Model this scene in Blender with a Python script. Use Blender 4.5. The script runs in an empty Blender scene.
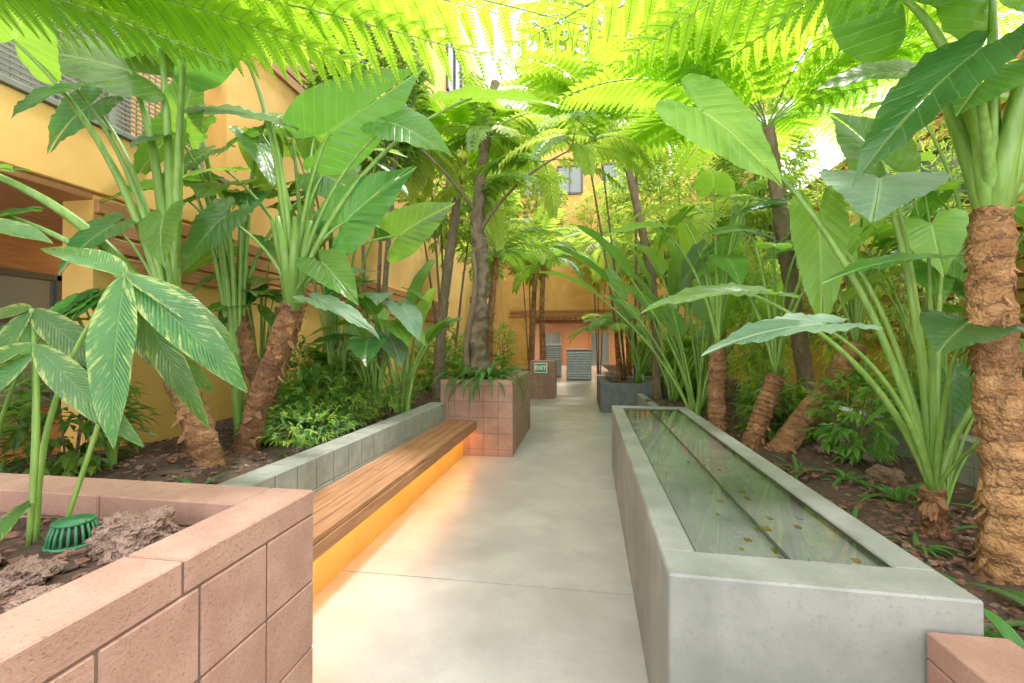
import bpy, math, random
from mathutils import Vector, Matrix, noise
R = random.Random(7)
V = Vector
COL = bpy.context.scene.collection
UP = V((0,0,1))

def lin(h):
    h=h.lstrip('#'); o=[]
    for i in (0,2,4):
        c=int(h[i:i+2],16)/255
        o.append(c/12.92 if c<=0.04045 else ((c+0.055)/1.055)**2.4)
    return (o[0],o[1],o[2],1)

# ---------------------------------------------------------------- materials
class NT:
    def __init__(s,name):
        s.m=bpy.data.materials.new(name); s.m.use_nodes=True
        s.t=s.m.node_tree; s.t.nodes.clear(); s.out=s.n('ShaderNodeOutputMaterial')
    def n(s,ty,**k):
        x=s.t.nodes.new(ty)
        for a,b in k.items(): setattr(x,a,b)
        return x
    def l(s,a,b): s.t.links.new(a,b)
    def math(s,op,a,b=None,c=None):
        x=s.n('ShaderNodeMath',operation=op)
        for i,v in enumerate((a,b,c)):
            if v is None: continue
            if isinstance(v,(int,float)): x.inputs[i].default_value=v
            else: s.l(v,x.inputs[i])
        return x.outputs[0]
    def mix(s,f,a,b,bt='MIX'):
        x=s.n('ShaderNodeMix',data_type='RGBA',blend_type=bt)
        for i,v in ((0,f),(6,a),(7,b)):
            if isinstance(v,(int,float,tuple)): x.inputs[i].default_value=v
            else: s.l(v,x.inputs[i])
        return x.outputs[2]
    def noise(s,co,scale,detail=4,rough=.55,dist=0):
        x=s.n('ShaderNodeTexNoise'); x.inputs['Scale'].default_value=scale
        x.inputs['Detail'].default_value=detail; x.inputs['Roughness'].default_value=rough
        x.inputs['Distortion'].default_value=dist
        if co is not None: s.l(co,x.inputs['Vector'])
        return x.outputs['Fac']
    def ss(s,v,a,b,lo=0.,hi=1.):
        x=s.n('ShaderNodeMapRange',interpolation_type='SMOOTHSTEP')
        s.l(v,x.inputs[0]); x.inputs[1].default_value=a; x.inputs[2].default_value=b
        x.inputs[3].default_value=lo; x.inputs[4].default_value=hi
        return x.outputs[0]
    def bump(s,h,st,dist=.01):
        x=s.n('ShaderNodeBump'); x.inputs['Strength'].default_value=st; x.inputs['Distance'].default_value=dist
        s.l(h,x.inputs['Height']); return x.outputs[0]
    def princ(s,col,rough=.6,nrm=None,metal=0,spec=.5,**k):
        x=s.n('ShaderNodeBsdfPrincipled')
        if isinstance(col,tuple): x.inputs['Base Color'].default_value=col
        else: s.l(col,x.inputs['Base Color'])
        if isinstance(rough,(int,float)): x.inputs['Roughness'].default_value=rough
        else: s.l(rough,x.inputs['Roughness'])
        x.inputs['Metallic'].default_value=metal; x.inputs['Specular IOR Level'].default_value=spec
        for a,b in k.items(): x.inputs[a.replace('_',' ')].default_value=b
        if nrm is not None: s.l(nrm,x.inputs['Normal'])
        return x.outputs[0]
    def fin(s,sh): s.l(sh,s.out.inputs['Surface']); return s.m

def surf(name,c1,c2,scale=6,rough=.75,bump=.3,bdist=.004,speck=None,fine=80,metal=0,stretch=None,spec=.4,c3=None,big=.8,rings=None,rstr=.85,pores=None,c3s=.8):
    t=NT(name); tc=t.n('ShaderNodeTexCoord'); co=tc.outputs['Object']
    if stretch:
        mp=t.n('ShaderNodeMapping'); mp.inputs['Scale'].default_value=stretch; t.l(co,mp.inputs[0]); co=mp.outputs[0]
    a=t.noise(co,scale,6,.6); f=t.ss(a,.3,.7)
    col=t.mix(f,lin(c1),lin(c2))
    if c3:
        b=t.noise(co,big,5,.6,.4); col=t.mix(t.ss(b,.42,.66,0,c3s),col,lin(c3))
    fn=t.noise(co,fine,3,.7)
    if speck: col=t.mix(t.ss(fn,.56,.68,0,.6),col,lin(speck))
    h=t.math('ADD',t.math('MULTIPLY',a,.6),fn)
    if pores:
        pn=t.ss(t.noise(co,pores,2,.5),.62,.70); col=t.mix(t.math('MULTIPLY',pn,.35),col,lin(speck)); h=t.math('SUBTRACT',h,pn)
    if rings:
        sp=t.n('ShaderNodeSeparateXYZ'); t.l(tc.outputs['UV'],sp.inputs[0])
        y=t.math('ADD',sp.outputs[1],t.math('MULTIPLY',t.noise(tc.outputs['Object'],7,4,.7),2.6))
        fr=t.math('FRACT',y); e=t.math('MULTIPLY',t.ss(fr,.25,.0),rstr)
        e=t.math('MULTIPLY',e,t.ss(t.noise(tc.outputs['Object'],13,3,.6),.35,.6,.35,1.))
        col=t.mix(e,col,lin(rings)); h=t.math('ADD',h,t.math('MULTIPLY',fr,1.4))
    return t.fin(t.princ(col,rough,t.bump(h,bump,bdist),metal,spec))

def leaf_mat(name,c1,c2,vein,tr,trf=.42,veins=12,vstr=.5,rough=.38,k=2.6,edge=None,novein=False,spec=.4):
    t=NT(name); tc=t.n('ShaderNodeTexCoord'); oi=t.n('ShaderNodeObjectInfo')
    n=t.noise(tc.outputs['Object'],3.5,3,.6)
    col=t.mix(t.ss(n,.3,.7),lin(c1),lin(c2)); trc=lin(tr); nrm=None
    if not novein:
        sp=t.n('ShaderNodeSeparateXYZ'); t.l(tc.outputs['UV'],sp.inputs[0])
        ax=t.math('ABSOLUTE',sp.outputs[0])
        v=t.math('SUBTRACT',t.math('MULTIPLY',sp.outputs[1],float(veins)),t.math('MULTIPLY',ax,k))
        fr=t.math('ABSOLUTE',t.math('SUBTRACT',t.math('FRACT',t.math('ADD',v,50.)),.5))
        line=t.ss(fr,.07,.0,0,.8)
        mid=t.ss(ax,.06,.02)
        m=t.math('MAXIMUM',line,mid)
        col=t.mix(t.math('MULTIPLY',m,vstr),col,lin(vein))
        if edge:
            cb=t.n('ShaderNodeCombineXYZ'); t.l(t.math('MULTIPLY',ax,.9),cb.inputs[0]); t.l(t.math('MULTIPLY',v,.5),cb.inputs[1])
            nn=t.noise(cb.outputs[0],1.9,4,.65,.2)
            e=t.ss(t.math('ADD',nn,t.math('MULTIPLY',t.math('POWER',ax,2.),.17)),.58,.73,0,.6)
            col=t.mix(e,col,lin(edge))
        nrm=t.bump(t.math('ADD',t.math('MULTIPLY',fr,-.8),m),.45,.008)
    hsv=t.n('ShaderNodeHueSaturation'); t.l(col,hsv.inputs['Color'])
    t.l(t.math('ADD',t.math('MULTIPLY',oi.outputs['Random'],.03),.475),hsv.inputs['Hue'])
    t.l(t.math('ADD',t.math('MULTIPLY',oi.outputs['Random'],.5),.75),hsv.inputs['Value'])
    p=t.princ(hsv.outputs[0],rough,nrm,0,spec)
    tl=t.n('ShaderNodeBsdfTranslucent')
    t.l(t.mix(.3,trc,hsv.outputs[0]),tl.inputs[0])
    mx=t.n('ShaderNodeMixShader'); mx.inputs[0].default_value=trf
    t.l(p,mx.inputs[1]); t.l(tl.outputs[0],mx.inputs[2])
    return t.fin(mx.outputs[0])

def emit(name,c,st):
    t=NT(name); e=t.n('ShaderNodeEmission'); e.inputs[0].default_value=lin(c); e.inputs[1].default_value=st
    return t.fin(e.outputs[0])

M={}
M['floor']=surf('concrete_floor','#979390','#a5a19e',3.5,.36,.1,.0015,'#888582',60,c3='#878380',big=1.3,c3s=.6)
M['joint']=surf('joint_dark','#6a665f','#787369',9)
M['conc']=surf('basin_concrete','#71756f','#898c86',4,.48,.2,.002,'#646862',70,c3='#5f635e',big=1.6,pores=40)
M['pink']=surf('brown_rose_block','#936c5c','#a37e6d',9,.9,.7,.003,'#7a5a4a',110,c3='#886353',big=2.5,pores=150)
M['mortar']=surf('mortar','#5a443a','#684f43',20)
M['grey']=surf('grey_block','#74776f','#888b81',8,.9,.8,.004,'#5c5f59',110,pores=150)
M['gmortar']=surf('grey_mortar','#454741','#50514b',20)
M['dgrey']=surf('dark_block','#50565a','#666c70',8,.85,.6,.005,'#404446',110)
M['wood']=surf('bench_wood','#80502f','#a06e48',5,.55,.35,.002,'#5c3a22',40,stretch=(9,.6,9))
M['wood2']=surf('soffit_wood','#8c5730','#ac7644',5,.5,.3,.002,'#6c4424',40,stretch=(9,.6,9))
M['yellow']=surf('yellow_plaster','#cb9c48','#d5aa5c',2,.85,.25,.003,None,60,c3='#c0913e')
M['yellow2']=surf('yellow_panel','#cf9c44','#d8aa56',2,.7,.1,.002,None,60)
M['soil']=surf('soil','#35281f','#4e3a2d',12,.95,1,.02,'#201812',60)
M['chip']=surf('mulch_chip','#553626','#775040',20,.9,.5,.004,'#35221a',90)
M['rock']=surf('lava_rock','#74594a','#94796a',7,.95,1,.03,'#402c22',40,c3='#5e4038',pores=30)
M['gold']=surf('gold_glimmer','#b0793c','#d09a58',12,.6,.3,.004)  # for made-up bits that stand in for orange glimmers in the pool
M['trunk']=surf('palm_trunk','#775032','#a3744a',9,.9,1,.016,'#3e2817',26,c3='#5f4028',big=3,rings='#331f12',rstr=.85)
M['trunk2']=surf('peeling_trunk','#85592f','#b98a58',9,.88,1,.02,'#4b2e18',24,c3='#6a4526',big=3.5,rings='#3a2212',rstr=.9)
M['bark']=surf('dark_bark','#5c4c3a','#7c6a52',8,.95,1,.02,'#3b2c20',30,stretch=(2,2,.7),c3='#585a3c',big=2)
M['stalk']=surf('green_stalk','#5f8a32','#7da648',6,.4,.15,.003,None,40,stretch=(6,6,.6),c3='#50742a')
M['metal']=surf('rail_metal','#5d6355','#6d7363',9,.5,.1,.002,metal=.3)
M['steel']=surf('steel_grey','#8f98a0','#a8b0b6',9,.4,.1,.002,metal=.2)
M['dframe']=surf('dark_frame','#3b3a34','#4a483f',9,.5,.1,.002)
M['bframe']=surf('black_strip','#232624','#333733',9,.4,.1,.002)
M['grate']=surf('green_plastic','#1f6038','#2a6e44',9,.4,.1,.002)
M['white']=surf('white_plastic','#e8ece8','#f2f4f0',9,.4,.05,.002)
M['signgreen']=surf('sign_green','#1f9c50','#2aaa5c',9,.4,.05,.002)
M['led']=emit('warm_led','#ff9430',5)
M['lamp']=emit('warm_lamp','#ffc070',12)
t=NT('window_glass'); M['glass']=t.fin(t.princ(lin('#5d6c68'),.06,None,0,.9))
t=NT('pool_glass')
co=t.n('ShaderNodeTexCoord').outputs['Object']
nb=t.bump(t.noise(co,3,2,.5,.3),.025,.01)
fr=t.n('ShaderNodeFresnel'); fr.inputs['IOR'].default_value=2.2; t.l(nb,fr.inputs['Normal'])
gl=t.n('ShaderNodeBsdfGlossy'); gl.inputs['Roughness'].default_value=.008; t.l(nb,gl.inputs['Normal'])
tr=t.n('ShaderNodeBsdfTransparent'); tr.inputs[0].default_value=(.98,.99,.98,1)
mx=t.n('ShaderNodeMixShader'); t.l(t.math('MINIMUM',t.math('MULTIPLY',fr.outputs[0],1.5),1.),mx.inputs[0]); t.l(tr.outputs[0],mx.inputs[1]); t.l(gl.outputs[0],mx.inputs[2])
M['water']=t.fin(mx.outputs[0])
M['poolbed']=surf('pool_bed','#d6d6d2','#e6e6e2',3,.8,.3,.006,'#c4c4ba',30,c3='#b8bab4',big=1.5)

M['ear']=leaf_mat('ear_leaf','#337028','#4d8a30','#a4cc74','#94c82c',.44,8,.5,.36)
M['earl']=leaf_mat('ear_leaf_light','#5a9632','#76ac3c','#c0e088','#b0d83c',.5,8,.5,.4)
M['earg']=leaf_mat('ear_leaf_dusty','#52785a','#6c8e6e','#a8c094','#88ac60',.3,8,.45,.55,spec=.3)
M['eard']=leaf_mat('ear_leaf_dark','#215626','#336a32','#78a456','#6cac24',.38,8,.45,.3)
M['ginger']=leaf_mat('variegated_leaf','#245c2a','#3b7636','#7ca058','#80b43c',.32,30,.22,.26,k=5,edge='#b4c266')
M['paddle']=leaf_mat('paddle_leaf','#3e7c36','#589440','#a8c880','#94c838',.46,34,.3,.38,k=3)
M['fern']=leaf_mat('fern_frond','#5a9a24','#72b032','#b4de64','#b4dc2c',.66,1,.3,.5,novein=True)
M['palm']=leaf_mat('palm_leaflet','#3c7a2a','#5a9838','#b4de64','#94c42c',.48,1,.3,.45,novein=True)
M['small']=leaf_mat('small_leaf','#447e2c','#6a9c3c','#b4de64','#9cc030',.52,1,.3,.45,novein=True)
M['smalld']=leaf_mat('small_leaf_dark','#2e6026','#447832','#b4de64','#74a42c',.44,1,.3,.45,novein=True)
M['smally']=leaf_mat('small_leaf_bright','#82b038','#a4c650','#b4de64','#c2d848',.58,1,.3,.45,novein=True)
M['strap']=leaf_mat('strap_leaf','#2a642a','#438034','#80b054','#70a02c',.3,1,.25,.33)

# ---------------------------------------------------------------- mesh builder
class MB:
    def __init__(s): s.v=[]; s.f=[]; s.m=[]; s.uv=[]; s.mats=[]
    def mi(s,k):
        if k not in s.mats: s.mats.append(k)
        return s.mats.index(k)
    def add(s,vs,fs,mat,uv=None):
        o=len(s.v); s.v+= [tuple(p) for p in vs]; i=s.mi(mat)
        s.uv += (uv if uv else [(0,0)]*len(vs))
        for f in fs: s.f.append(tuple(a+o for a in f)); s.m.append(i)
    def box(s,x0,x1,y0,y1,z0,z1,mat,c=0.0):
        if c<=0:
            vs=[(x,y,z) for z in (z0,z1) for y in (y0,y1) for x in (x0,x1)]
            s.add(vs,[(0,2,3,1),(4,5,7,6),(0,1,5,4),(2,6,7,3),(0,4,6,2),(1,3,7,5)],mat); return
        X=(x0,x1);Y=(y0,y1);Z=(z0,z1); vs=[]; idx={}
        for i in (0,1):
            for j in (0,1):
                for k in (0,1):
                    sx=c if i==0 else -c; sy=c if j==0 else -c; sz=c if k==0 else -c
                    for ax in range(3):
                        p=[X[i]+sx,Y[j]+sy,Z[k]+sz]
                        p[ax]=(X[i],Y[j],Z[k])[ax]
                        idx[(i,j,k,ax)]=len(vs); vs.append(tuple(p))
        g=lambda i,j,k,a: idx[(i,j,k,a)]
        fs=[]
        for i in (0,1):
            q=[g(i,0,0,0),g(i,1,0,0),g(i,1,1,0),g(i,0,1,0)]; fs.append(q if i else q[::-1])
            q=[g(0,i,0,1),g(0,i,1,1),g(1,i,1,1),g(1,i,0,1)]; fs.append(q if i else q[::-1])
            q=[g(0,0,i,2),g(1,0,i,2),g(1,1,i,2),g(0,1,i,2)]; fs.append(q if i else q[::-1])
        for a in (0,1):
            for b in (0,1):
                fs.append([g(0,a,b,1),g(1,a,b,1),g(1,a,b,2),g(0,a,b,2)])
                fs.append([g(a,0,b,0),g(a,1,b,0),g(a,1,b,2),g(a,0,b,2)])
                fs.append([g(a,b,0,0),g(a,b,1,0),g(a,b,1,1),g(a,b,0,1)])
                for k in (0,1): fs.append([g(a,b,k,0),g(a,b,k,1),g(a,b,k,2)])
        s.add(vs,fs,mat)
    def tube(s,pts,rad,mat,seg=8,rough=0,cap=True,uvs=None):
        pts=[V(p) for p in pts]; n=len(pts); vs=[]; fs=[]; ux=None; uv=[]
        for i,p in enumerate(pts):
            tg=(pts[min(i+1,n-1)]-pts[max(i-1,0)]).normalized()
            if ux is None:
                ux=tg.cross(V((.3,1,.1))).normalized()
            ux=(ux-tg*ux.dot(tg)).normalized(); uy=tg.cross(ux)
            r=rad[i] if isinstance(rad,(list,tuple)) else rad
            for k in range(seg):
                a=2*math.pi*k/seg
                rr=r*(1+(rough*noise.noise(p*9+V((math.cos(a),math.sin(a),0))*1.3)+rough*.6*noise.noise(p*26+V((math.cos(a),math.sin(a),0))*3.1) if rough else 0))
                vs.append(p+ux*math.cos(a)*rr+uy*math.sin(a)*rr); uv.append((.5,i*(uvs if uvs else 1/n)))
        for i in range(n-1):
            for k in range(seg):
                a=i*seg+k; b=i*seg+(k+1)%seg
                fs.append((a,b,b+seg,a+seg))
        if cap:
            fs.append(tuple(range(seg-1,-1,-1))); fs.append(tuple((n-1)*seg+k for k in range(seg)))
        s.add(vs,fs,mat,uv)
    def obj(s,name,parent=None,label=None,smooth=True,loc=None,cat=None,kind=None):
        o0=V((0,0,0))
        if parent is not None and loc is None: o0=V(parent['_o'])
        elif loc is not None: o0=V(loc)
        me=bpy.data.meshes.new(name)
        me.from_pydata([(a[0]-o0[0],a[1]-o0[1],a[2]-o0[2]) for a in s.v],[],s.f)
        for k in s.mats: me.materials.append(M[k])
        me.polygons.foreach_set('material_index',s.m)
        if smooth: me.polygons.foreach_set('use_smooth',[True]*len(s.f))
        ul=me.uv_layers.new(name='UVMap')
        vi=[0]*len(me.loops); me.loops.foreach_get('vertex_index',vi)
        fl=[]
        for i in vi: fl+=s.uv[i]
        ul.data.foreach_set('uv',fl)
        me.update()
        o=bpy.data.objects.new(name,me); COL.objects.link(o)
        if parent is not None: o.parent=parent
        else: o.location=o0
        if label: o['label']=label
        if cat: o['category']=cat
        if kind: o['kind']=kind
        return o
def thing(name,label,cat,loc,group=None,rotz=0):
    e=bpy.data.objects.new(name,None); e.empty_display_size=.1; e.location=loc; e.rotation_euler[2]=rotz
    COL.objects.link(e); e['label']=label; e['category']=cat; e['_o']=tuple(loc)
    if group: e['group']=group
    return e
def mtx(A,D,N):
    y=V(D).normalized(); z=V(N)-y*V(N).dot(y)
    if z.length<1e-4: z=V((1,0,0))-y*y[0]
    z.normalize(); x=y.cross(z)
    return Matrix(((x[0],y[0],z[0],A[0]),(x[1],y[1],z[1],A[1]),(x[2],y[2],z[2],A[2]),(0,0,0,1)))
NZ=lambda x,y,z,a: z+a*noise.noise(V((x*1.7,y*1.7,3)))
GR=lambda x,y: NZ(x,y,.36,.12)
GL=lambda x,y: NZ(x,y,.55,.12)

# ---------------------------------------------------------------- leaf shapes
def catmull(P,n):
    o=[]
    for i in range(len(P)-1):
        p0=P[max(i-1,0)];p1=P[i];p2=P[i+1];p3=P[min(i+2,len(P)-1)]
        for j in range(n):
            t=j/n
            o.append(tuple(.5*((2*p1[a])+(-p0[a]+p2[a])*t+(2*p0[a]-5*p1[a]+4*p2[a]-p3[a])*t*t+(-p0[a]+3*p1[a]-3*p2[a]+p3[a])*t**3) for a in range(2)))
    o.append(P[-1]); return o
HP=[(0,1),(.1,.85),(.25,.66),(.38,.42),(.47,.18),(.5,-.02),(.47,-.18),(.39,-.31),(.27,-.37),(.15,-.31),(.06,-.17),(0.012,-.03)]
HO=catmull(HP,4)
def heart(L,W,bend=.25,wave=.05,fold=.15,sd=0,n=7,nw=11):
    rr=random.Random(sd); ph=rr.random()*6
    out=[(x,y) for x,y in HO]+[(-x,y) for x,y in reversed(HO[1:])]
    vs=[V((0,0,0))]; uv=[(0,0)]; K=len(out)
    for r in range(1,n+1):
        q=r/n
        for k,(x,y) in enumerate(out):
            X=x*W*q; Y=y*L*q
            z=abs(X)*fold - bend*(Y*Y)/L*(1 if Y>0 else .9) - .25*fold*X*X/W*4
            z+=wave*L*math.sin(k/K*2*math.pi*nw+ph)*q**3
            v=(y*q*8-abs(2*x*q)*2.6)
            z+=.012*L*math.cos(v*6.283)*min(1,abs(x*q)*6)
            vs.append(V((X,Y,z))); uv.append((2*x*q,y*q))
    fs=[]
    for k in range(K-1): fs.append((0,1+k,2+k))
    for r in range(n-1):
        for k in range(K-1):
            a=1+r*K+k; fs.append((a,a+K,a+K+1,a+1))
    return vs,fs,uv
PROF={'lance':lambda t: (math.sin(math.pi*min(1,t**.75)))**.8 if 0<t<1 else 0,
 'paddle':lambda t: min(1,(t*5)**.6)*(max(0,1-t))**.32*1.12,
 'strap':lambda t: (.75+.25*math.sin(math.pi*t))*(max(0,1-t**3))}
def blade(L,W,prof='lance',bend=.8,fold=.25,wave=.02,n=14,sd=0,tear=0):
    rr=random.Random(sd); ph=rr.random()*6; vs=[];uv=[];fs=[]; y=z=0; p=PROF[prof]
    C=(-1,-.6,-.25,0,.25,.6,1) if W>.05 else (-1,0,1); c=len(C)
    for i in range(n+1):
        t=i/n; w=max(.002,p(t)*W/2); a=-bend*t
        if i: y+=math.cos(a)*L/n; z+=math.sin(a)*L/n
        for s_ in C:
            X=s_*w; up=abs(X)*fold+wave*L*math.sin(t*17+ph+(1.6 if s_>0 else 0))*s_*s_
            vs.append(V((X,y-math.sin(a)*up,z+math.cos(a)*up))); uv.append((s_,t))
    for i in range(n):
        for k in range(c-1):
            a=i*c+k; fs.append((a,a+1,a+c+1,a+c))
    return vs,fs,uv
def put(mb,geo,A,D,N,mat):
    m=mtx(A,D,N); mb.add([m@v for v in geo[0]],geo[1],mat,geo[2])
def bez(a,c,b,n=14):
    a,b,c=V(a),V(b),V(c)
    return [(a*(1-t)**2+c*2*t*(1-t)+b*t*t) for t in [i/n for i in range(n+1)]]
def bez3(a,c,d,b,n=20):
    a,b,c,d=V(a),V(b),V(c),V(d)
    return [a*(1-t)**3+c*3*t*(1-t)**2+d*3*t*t*(1-t)+b*t**3 for t in [i/n for i in range(n+1)]]
def leafpt(mb,A,D,N,L,W,mat,fold=.25):
    y=V(D)
    if y.length<1e-5: return
    y.normalize(); z=V(N)-y*V(N).dot(y)
    if z.length<1e-3: z=V((0.3,.5,.2))
    z.normalize(); x=y.cross(z); A=V(A)
    vs=[A,A+y*L*.4+x*W*.5+z*W*fold,A+y*L-z*L*.12,A+y*L*.4-x*W*.5+z*W*fold,A+y*L*.5]
    mb.add(vs,[(0,1,2,4),(0,4,2,3)],mat)
SEED=[1]
def sd(): SEED[0]+=1; return SEED[0]

def add_ear(plant,hub,A,T,W,N=(0,0,1),mat='ear',r=.018,bend=.22,wave=.014,ctrl=None,smat='stalk',start=None,fold=.15):
    A=V(A);T=V(T);hub=V(start if start else hub); d=(A-hub)
    c=V(ctrl) if ctrl else V((hub.x+d.x*.3,hub.y+d.y*.3,hub.z+d.z*.75))
    mb=MB(); pts=bez(hub,c,A,16); mb.tube(pts,[r*(1.35-.9*i/16) for i in range(17)],smat,8)
    mb.obj('stalk',plant)
    L=(T-A).length
    mb=MB(); put(mb,heart(L,W,bend,wave,fold,sd()),A,T-A,N,mat)
    mb.obj('leaf',plant)

def trunk(pts,r0,r1,mat,rings=26,seg=16,amp=.08,flaps=0,name='trunk',plant=None,rough=.18,fang=(.05,.4),fs=(.04,.11),fw=(.02,.07)):
    n=rings*4; P=[]; Rr=[]; rq=random.Random(sd())
    k=len(pts)-1; ph=0.
    for i in range(n+1):
        t=i/n*k; j=min(int(t),k-1); f=t-j
        p0=V(pts[max(j-1,0)]);p1=V(pts[j]);p2=V(pts[j+1]);p3=V(pts[min(j+2,k)])
        P.append(.5*((2*p1)+(-p0+p2)*f+(2*p0-5*p1+4*p2-p3)*f*f+(-p0+3*p1-3*p2+p3)*f**3))
        ph+=rq.uniform(.15,.35)
        r=r0+(r1-r0)*i/n; Rr.append(r*(1+amp*((ph%1)-.5)))
    mb=MB(); mb.tube(P,Rr,mat,seg,rough,uvs=.25)
    for i in range(flaps):
        q=R.random(); j=int(q*n); p=P[j]; a=R.random()*6.28; r=Rr[j]
        o=V((math.cos(a),math.sin(a),0)); dn=V((R.uniform(-.5,.5),R.uniform(-.5,.5),-1))+o*R.uniform(*fang)
        g=blade(R.uniform(*fs),R.uniform(*fw),'strap',R.uniform(-.6,.3),-.3,.01,4,sd())
        put(mb,g,p+o*r*.96,dn,o,mat)
    return mb.obj(name,plant)

def frond(plant,pts,Lmax,n=25,m=24,mat='fern',droop=.35,base=.12,rr=.009,name='frond',pw=.15):
    mb=MB(); P=[V(p) for p in pts]; N=len(P)-1
    mb.tube(P,[rr*(1.1-.85*i/N) for i in range(N+1)],'stalk',6)
    for i in range(n):
        t=base+(1-base)*(i+.5)/n; x=t*N; j=min(int(x),N-1); p=P[j].lerp(P[j+1],x-j)
        T=(P[j+1]-P[j]).normalized(); S=T.cross(UP).normalized(); Nn=S.cross(T)
        u=(t-base)/(1-base); L=Lmax*(min(1,.45+u*2.2))*(1-u**2.4)**.75+.02
        for s_ in (-1,1):
            d=(S*s_*.95+T*(.22+.35*u)).normalized()
            mm=max(6,int(m*L/Lmax)); q=p.copy(); step=L/mm
            path=[p.copy()]; dr=droop*R.uniform(.75,1.3)
            for k in range(mm):
                w=(k+1)/mm
                dd=(d-UP*dr*w*1.3).normalized()
                q=q+dd*step; path.append(q.copy())
                sx=(T-dd*T.dot(dd)).normalized()
                l=L*pw*(1-w**1.8*.9)*(.75+.25*min(1,w*6))
                hw=step*.48
                for e in (-1,1):
                    tip=q+sx*e*l+dd*l*.32-UP*l*.1
                    m2=q.lerp(tip,.72)
                    mb.add([q-dd*hw,q+dd*hw,m2+dd*hw*.9,tip,m2-dd*hw*.9],[(0,1,2,3,4)],mat)
            mb.tube(path,[.002]*len(path),'stalk',3,cap=False)
    return mb.obj(name,plant,smooth=False)

def pinnate(plant,pts,Lmax,W,n=26,mat='palm',droop=.4,base=.15,rr=.01,name='frond',ang=.6,smat='stalk'):
    mb=MB(); P=[V(p) for p in pts]; N=len(P)-1
    mb.tube(P,[rr*(1.1-.85*i/N) for i in range(N+1)],smat,5)
    for i in range(n):
        t=base+(1-base)*(i+.5)/n; x=t*N; j=min(int(x),N-1); p=P[j].lerp(P[j+1],x-j)
        T=(P[j+1]-P[j]).normalized(); S=T.cross(UP).normalized(); Nn=S.cross(T)
        u=(t-base)/(1-base); L=Lmax*(.55+.45*math.sin(math.pi*min(1,u*.9+.1)))*(1-.35*u)
        for s_ in (-1,1):
            d=S*s_+T*ang*(1+u)-UP*droop*R.uniform(.6,1.4)+Nn*.1
            leafpt(mb,p,d,Nn,L*R.uniform(.85,1.1),W,mat)
    return mb.obj(name,plant,smooth=False)

def arc(base,az,el,L,sag,n=14):
    P=[V(base)]
    for i in range(n):
        e2=el-sag*((i+.5)/n)
        P.append(P[-1]+V((math.cos(az)*math.cos(e2),math.sin(az)*math.cos(e2),math.sin(e2)))*L/n)
    return P

def shrub(name,label,cat,base,h,rad,nl,L,W,mat,stems=6,lo=.25,smat='bark',rs=.012,spread=1.,group=None,mats=None,droop=.3,squash=1.):
    base=V(base); p=thing(name,label,cat,base,group)
    mb=MB()
    for i in range(stems):
        a=R.random()*6.28; q=R.random()**.6*rad*.75
        top=base+V((math.cos(a)*q,math.sin(a)*q*squash,h*R.uniform(.6,1)))
        b=base+V((math.cos(a)*q*.15,math.sin(a)*q*.15,-.03))
        pts=bez(b,b.lerp(top,.5)+V((0,0,h*.12)),top,8); mb.tube(pts,[rs*(1.2-.1*k) for k in range(9)],smat,5)
    mb.obj('stem',p)
    mb=MB(); ms=mats or [mat]
    for i in range(nl):
        while True:
            x,y,z=R.uniform(-1,1),R.uniform(-1,1),R.uniform(-1,1)
            if .3<x*x+y*y+z*z<1: break
        c=base+V((x*rad,y*rad*squash,h*(lo+(1-lo)*(.5+.5*z))))
        o=V((x,y,z*.4+.1)).normalized()
        mt=R.choice(ms)
        for k in range(5):
            d=o+V((R.uniform(-.9,.9),R.uniform(-.9,.9),R.uniform(-.7,.5)-droop))
            leafpt(mb,c+o*(k-2)*L*.25,d,UP+o*.4+V((R.uniform(-.4,.4),R.uniform(-.4,.4),0)),L*R.uniform(.7,1.25),W*R.uniform(.8,1.2),mt)
    mb.obj('foliage',p,smooth=False); return p

def strappy(name,label,base,n,L,W,mat='strap',el=(.5,1.3),sag=(1.2,2.2),parent=None,cat='plant',az=None,group=None):
    p=parent or thing(name,label,cat,base,group); mb=MB()
    for i in range(n):
        a=R.uniform(*az) if az else R.random()*6.28; e=R.uniform(*el); l=L*R.uniform(.65,1.15)
        g=blade(l,W*R.uniform(.8,1.2),'strap',R.uniform(*sag),.35,.0,10,sd())
        d=V((math.cos(a)*math.cos(e),math.sin(a)*math.cos(e),math.sin(e)))
        N=V((-math.cos(a)*math.sin(e),-math.sin(a)*math.sin(e),math.cos(e)))
        put(mb,g,V(base)-UP*.04,d,N,mat)
    mb.obj('foliage',p); return p

def paddles(label,base,specs,mat='paddle',name='bird_of_paradise',cat='plant'):
    p=thing(name,label,cat,base)
    for az,lean,sl,ll,lw in specs:
        b=V(base)+V((R.uniform(-.08,.08),R.uniform(-.08,.08),0))
        P=arc(b,az,math.pi/2-lean*.5,sl,lean*.7,10)
        mb=MB(); mb.tube(P,[.02*(1.2-.06*k) for k in range(11)],'stalk',7); mb.obj('stalk',p)
        d=(P[-1]-P[-2]).normalized(); o=V((math.cos(az),math.sin(az),0))
        N=(UP-o*1.1 if R.random()<.6 else UP*.6+V((R.uniform(-1,1),-1,0)))
        mb=MB(); put(mb,blade(ll,lw,'paddle',R.uniform(.3,1.0),.35,.008,18,sd()),P[-1],d,N,R.choice([mat,mat,'earl'])); mb.obj('leaf',p)
    return p

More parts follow.
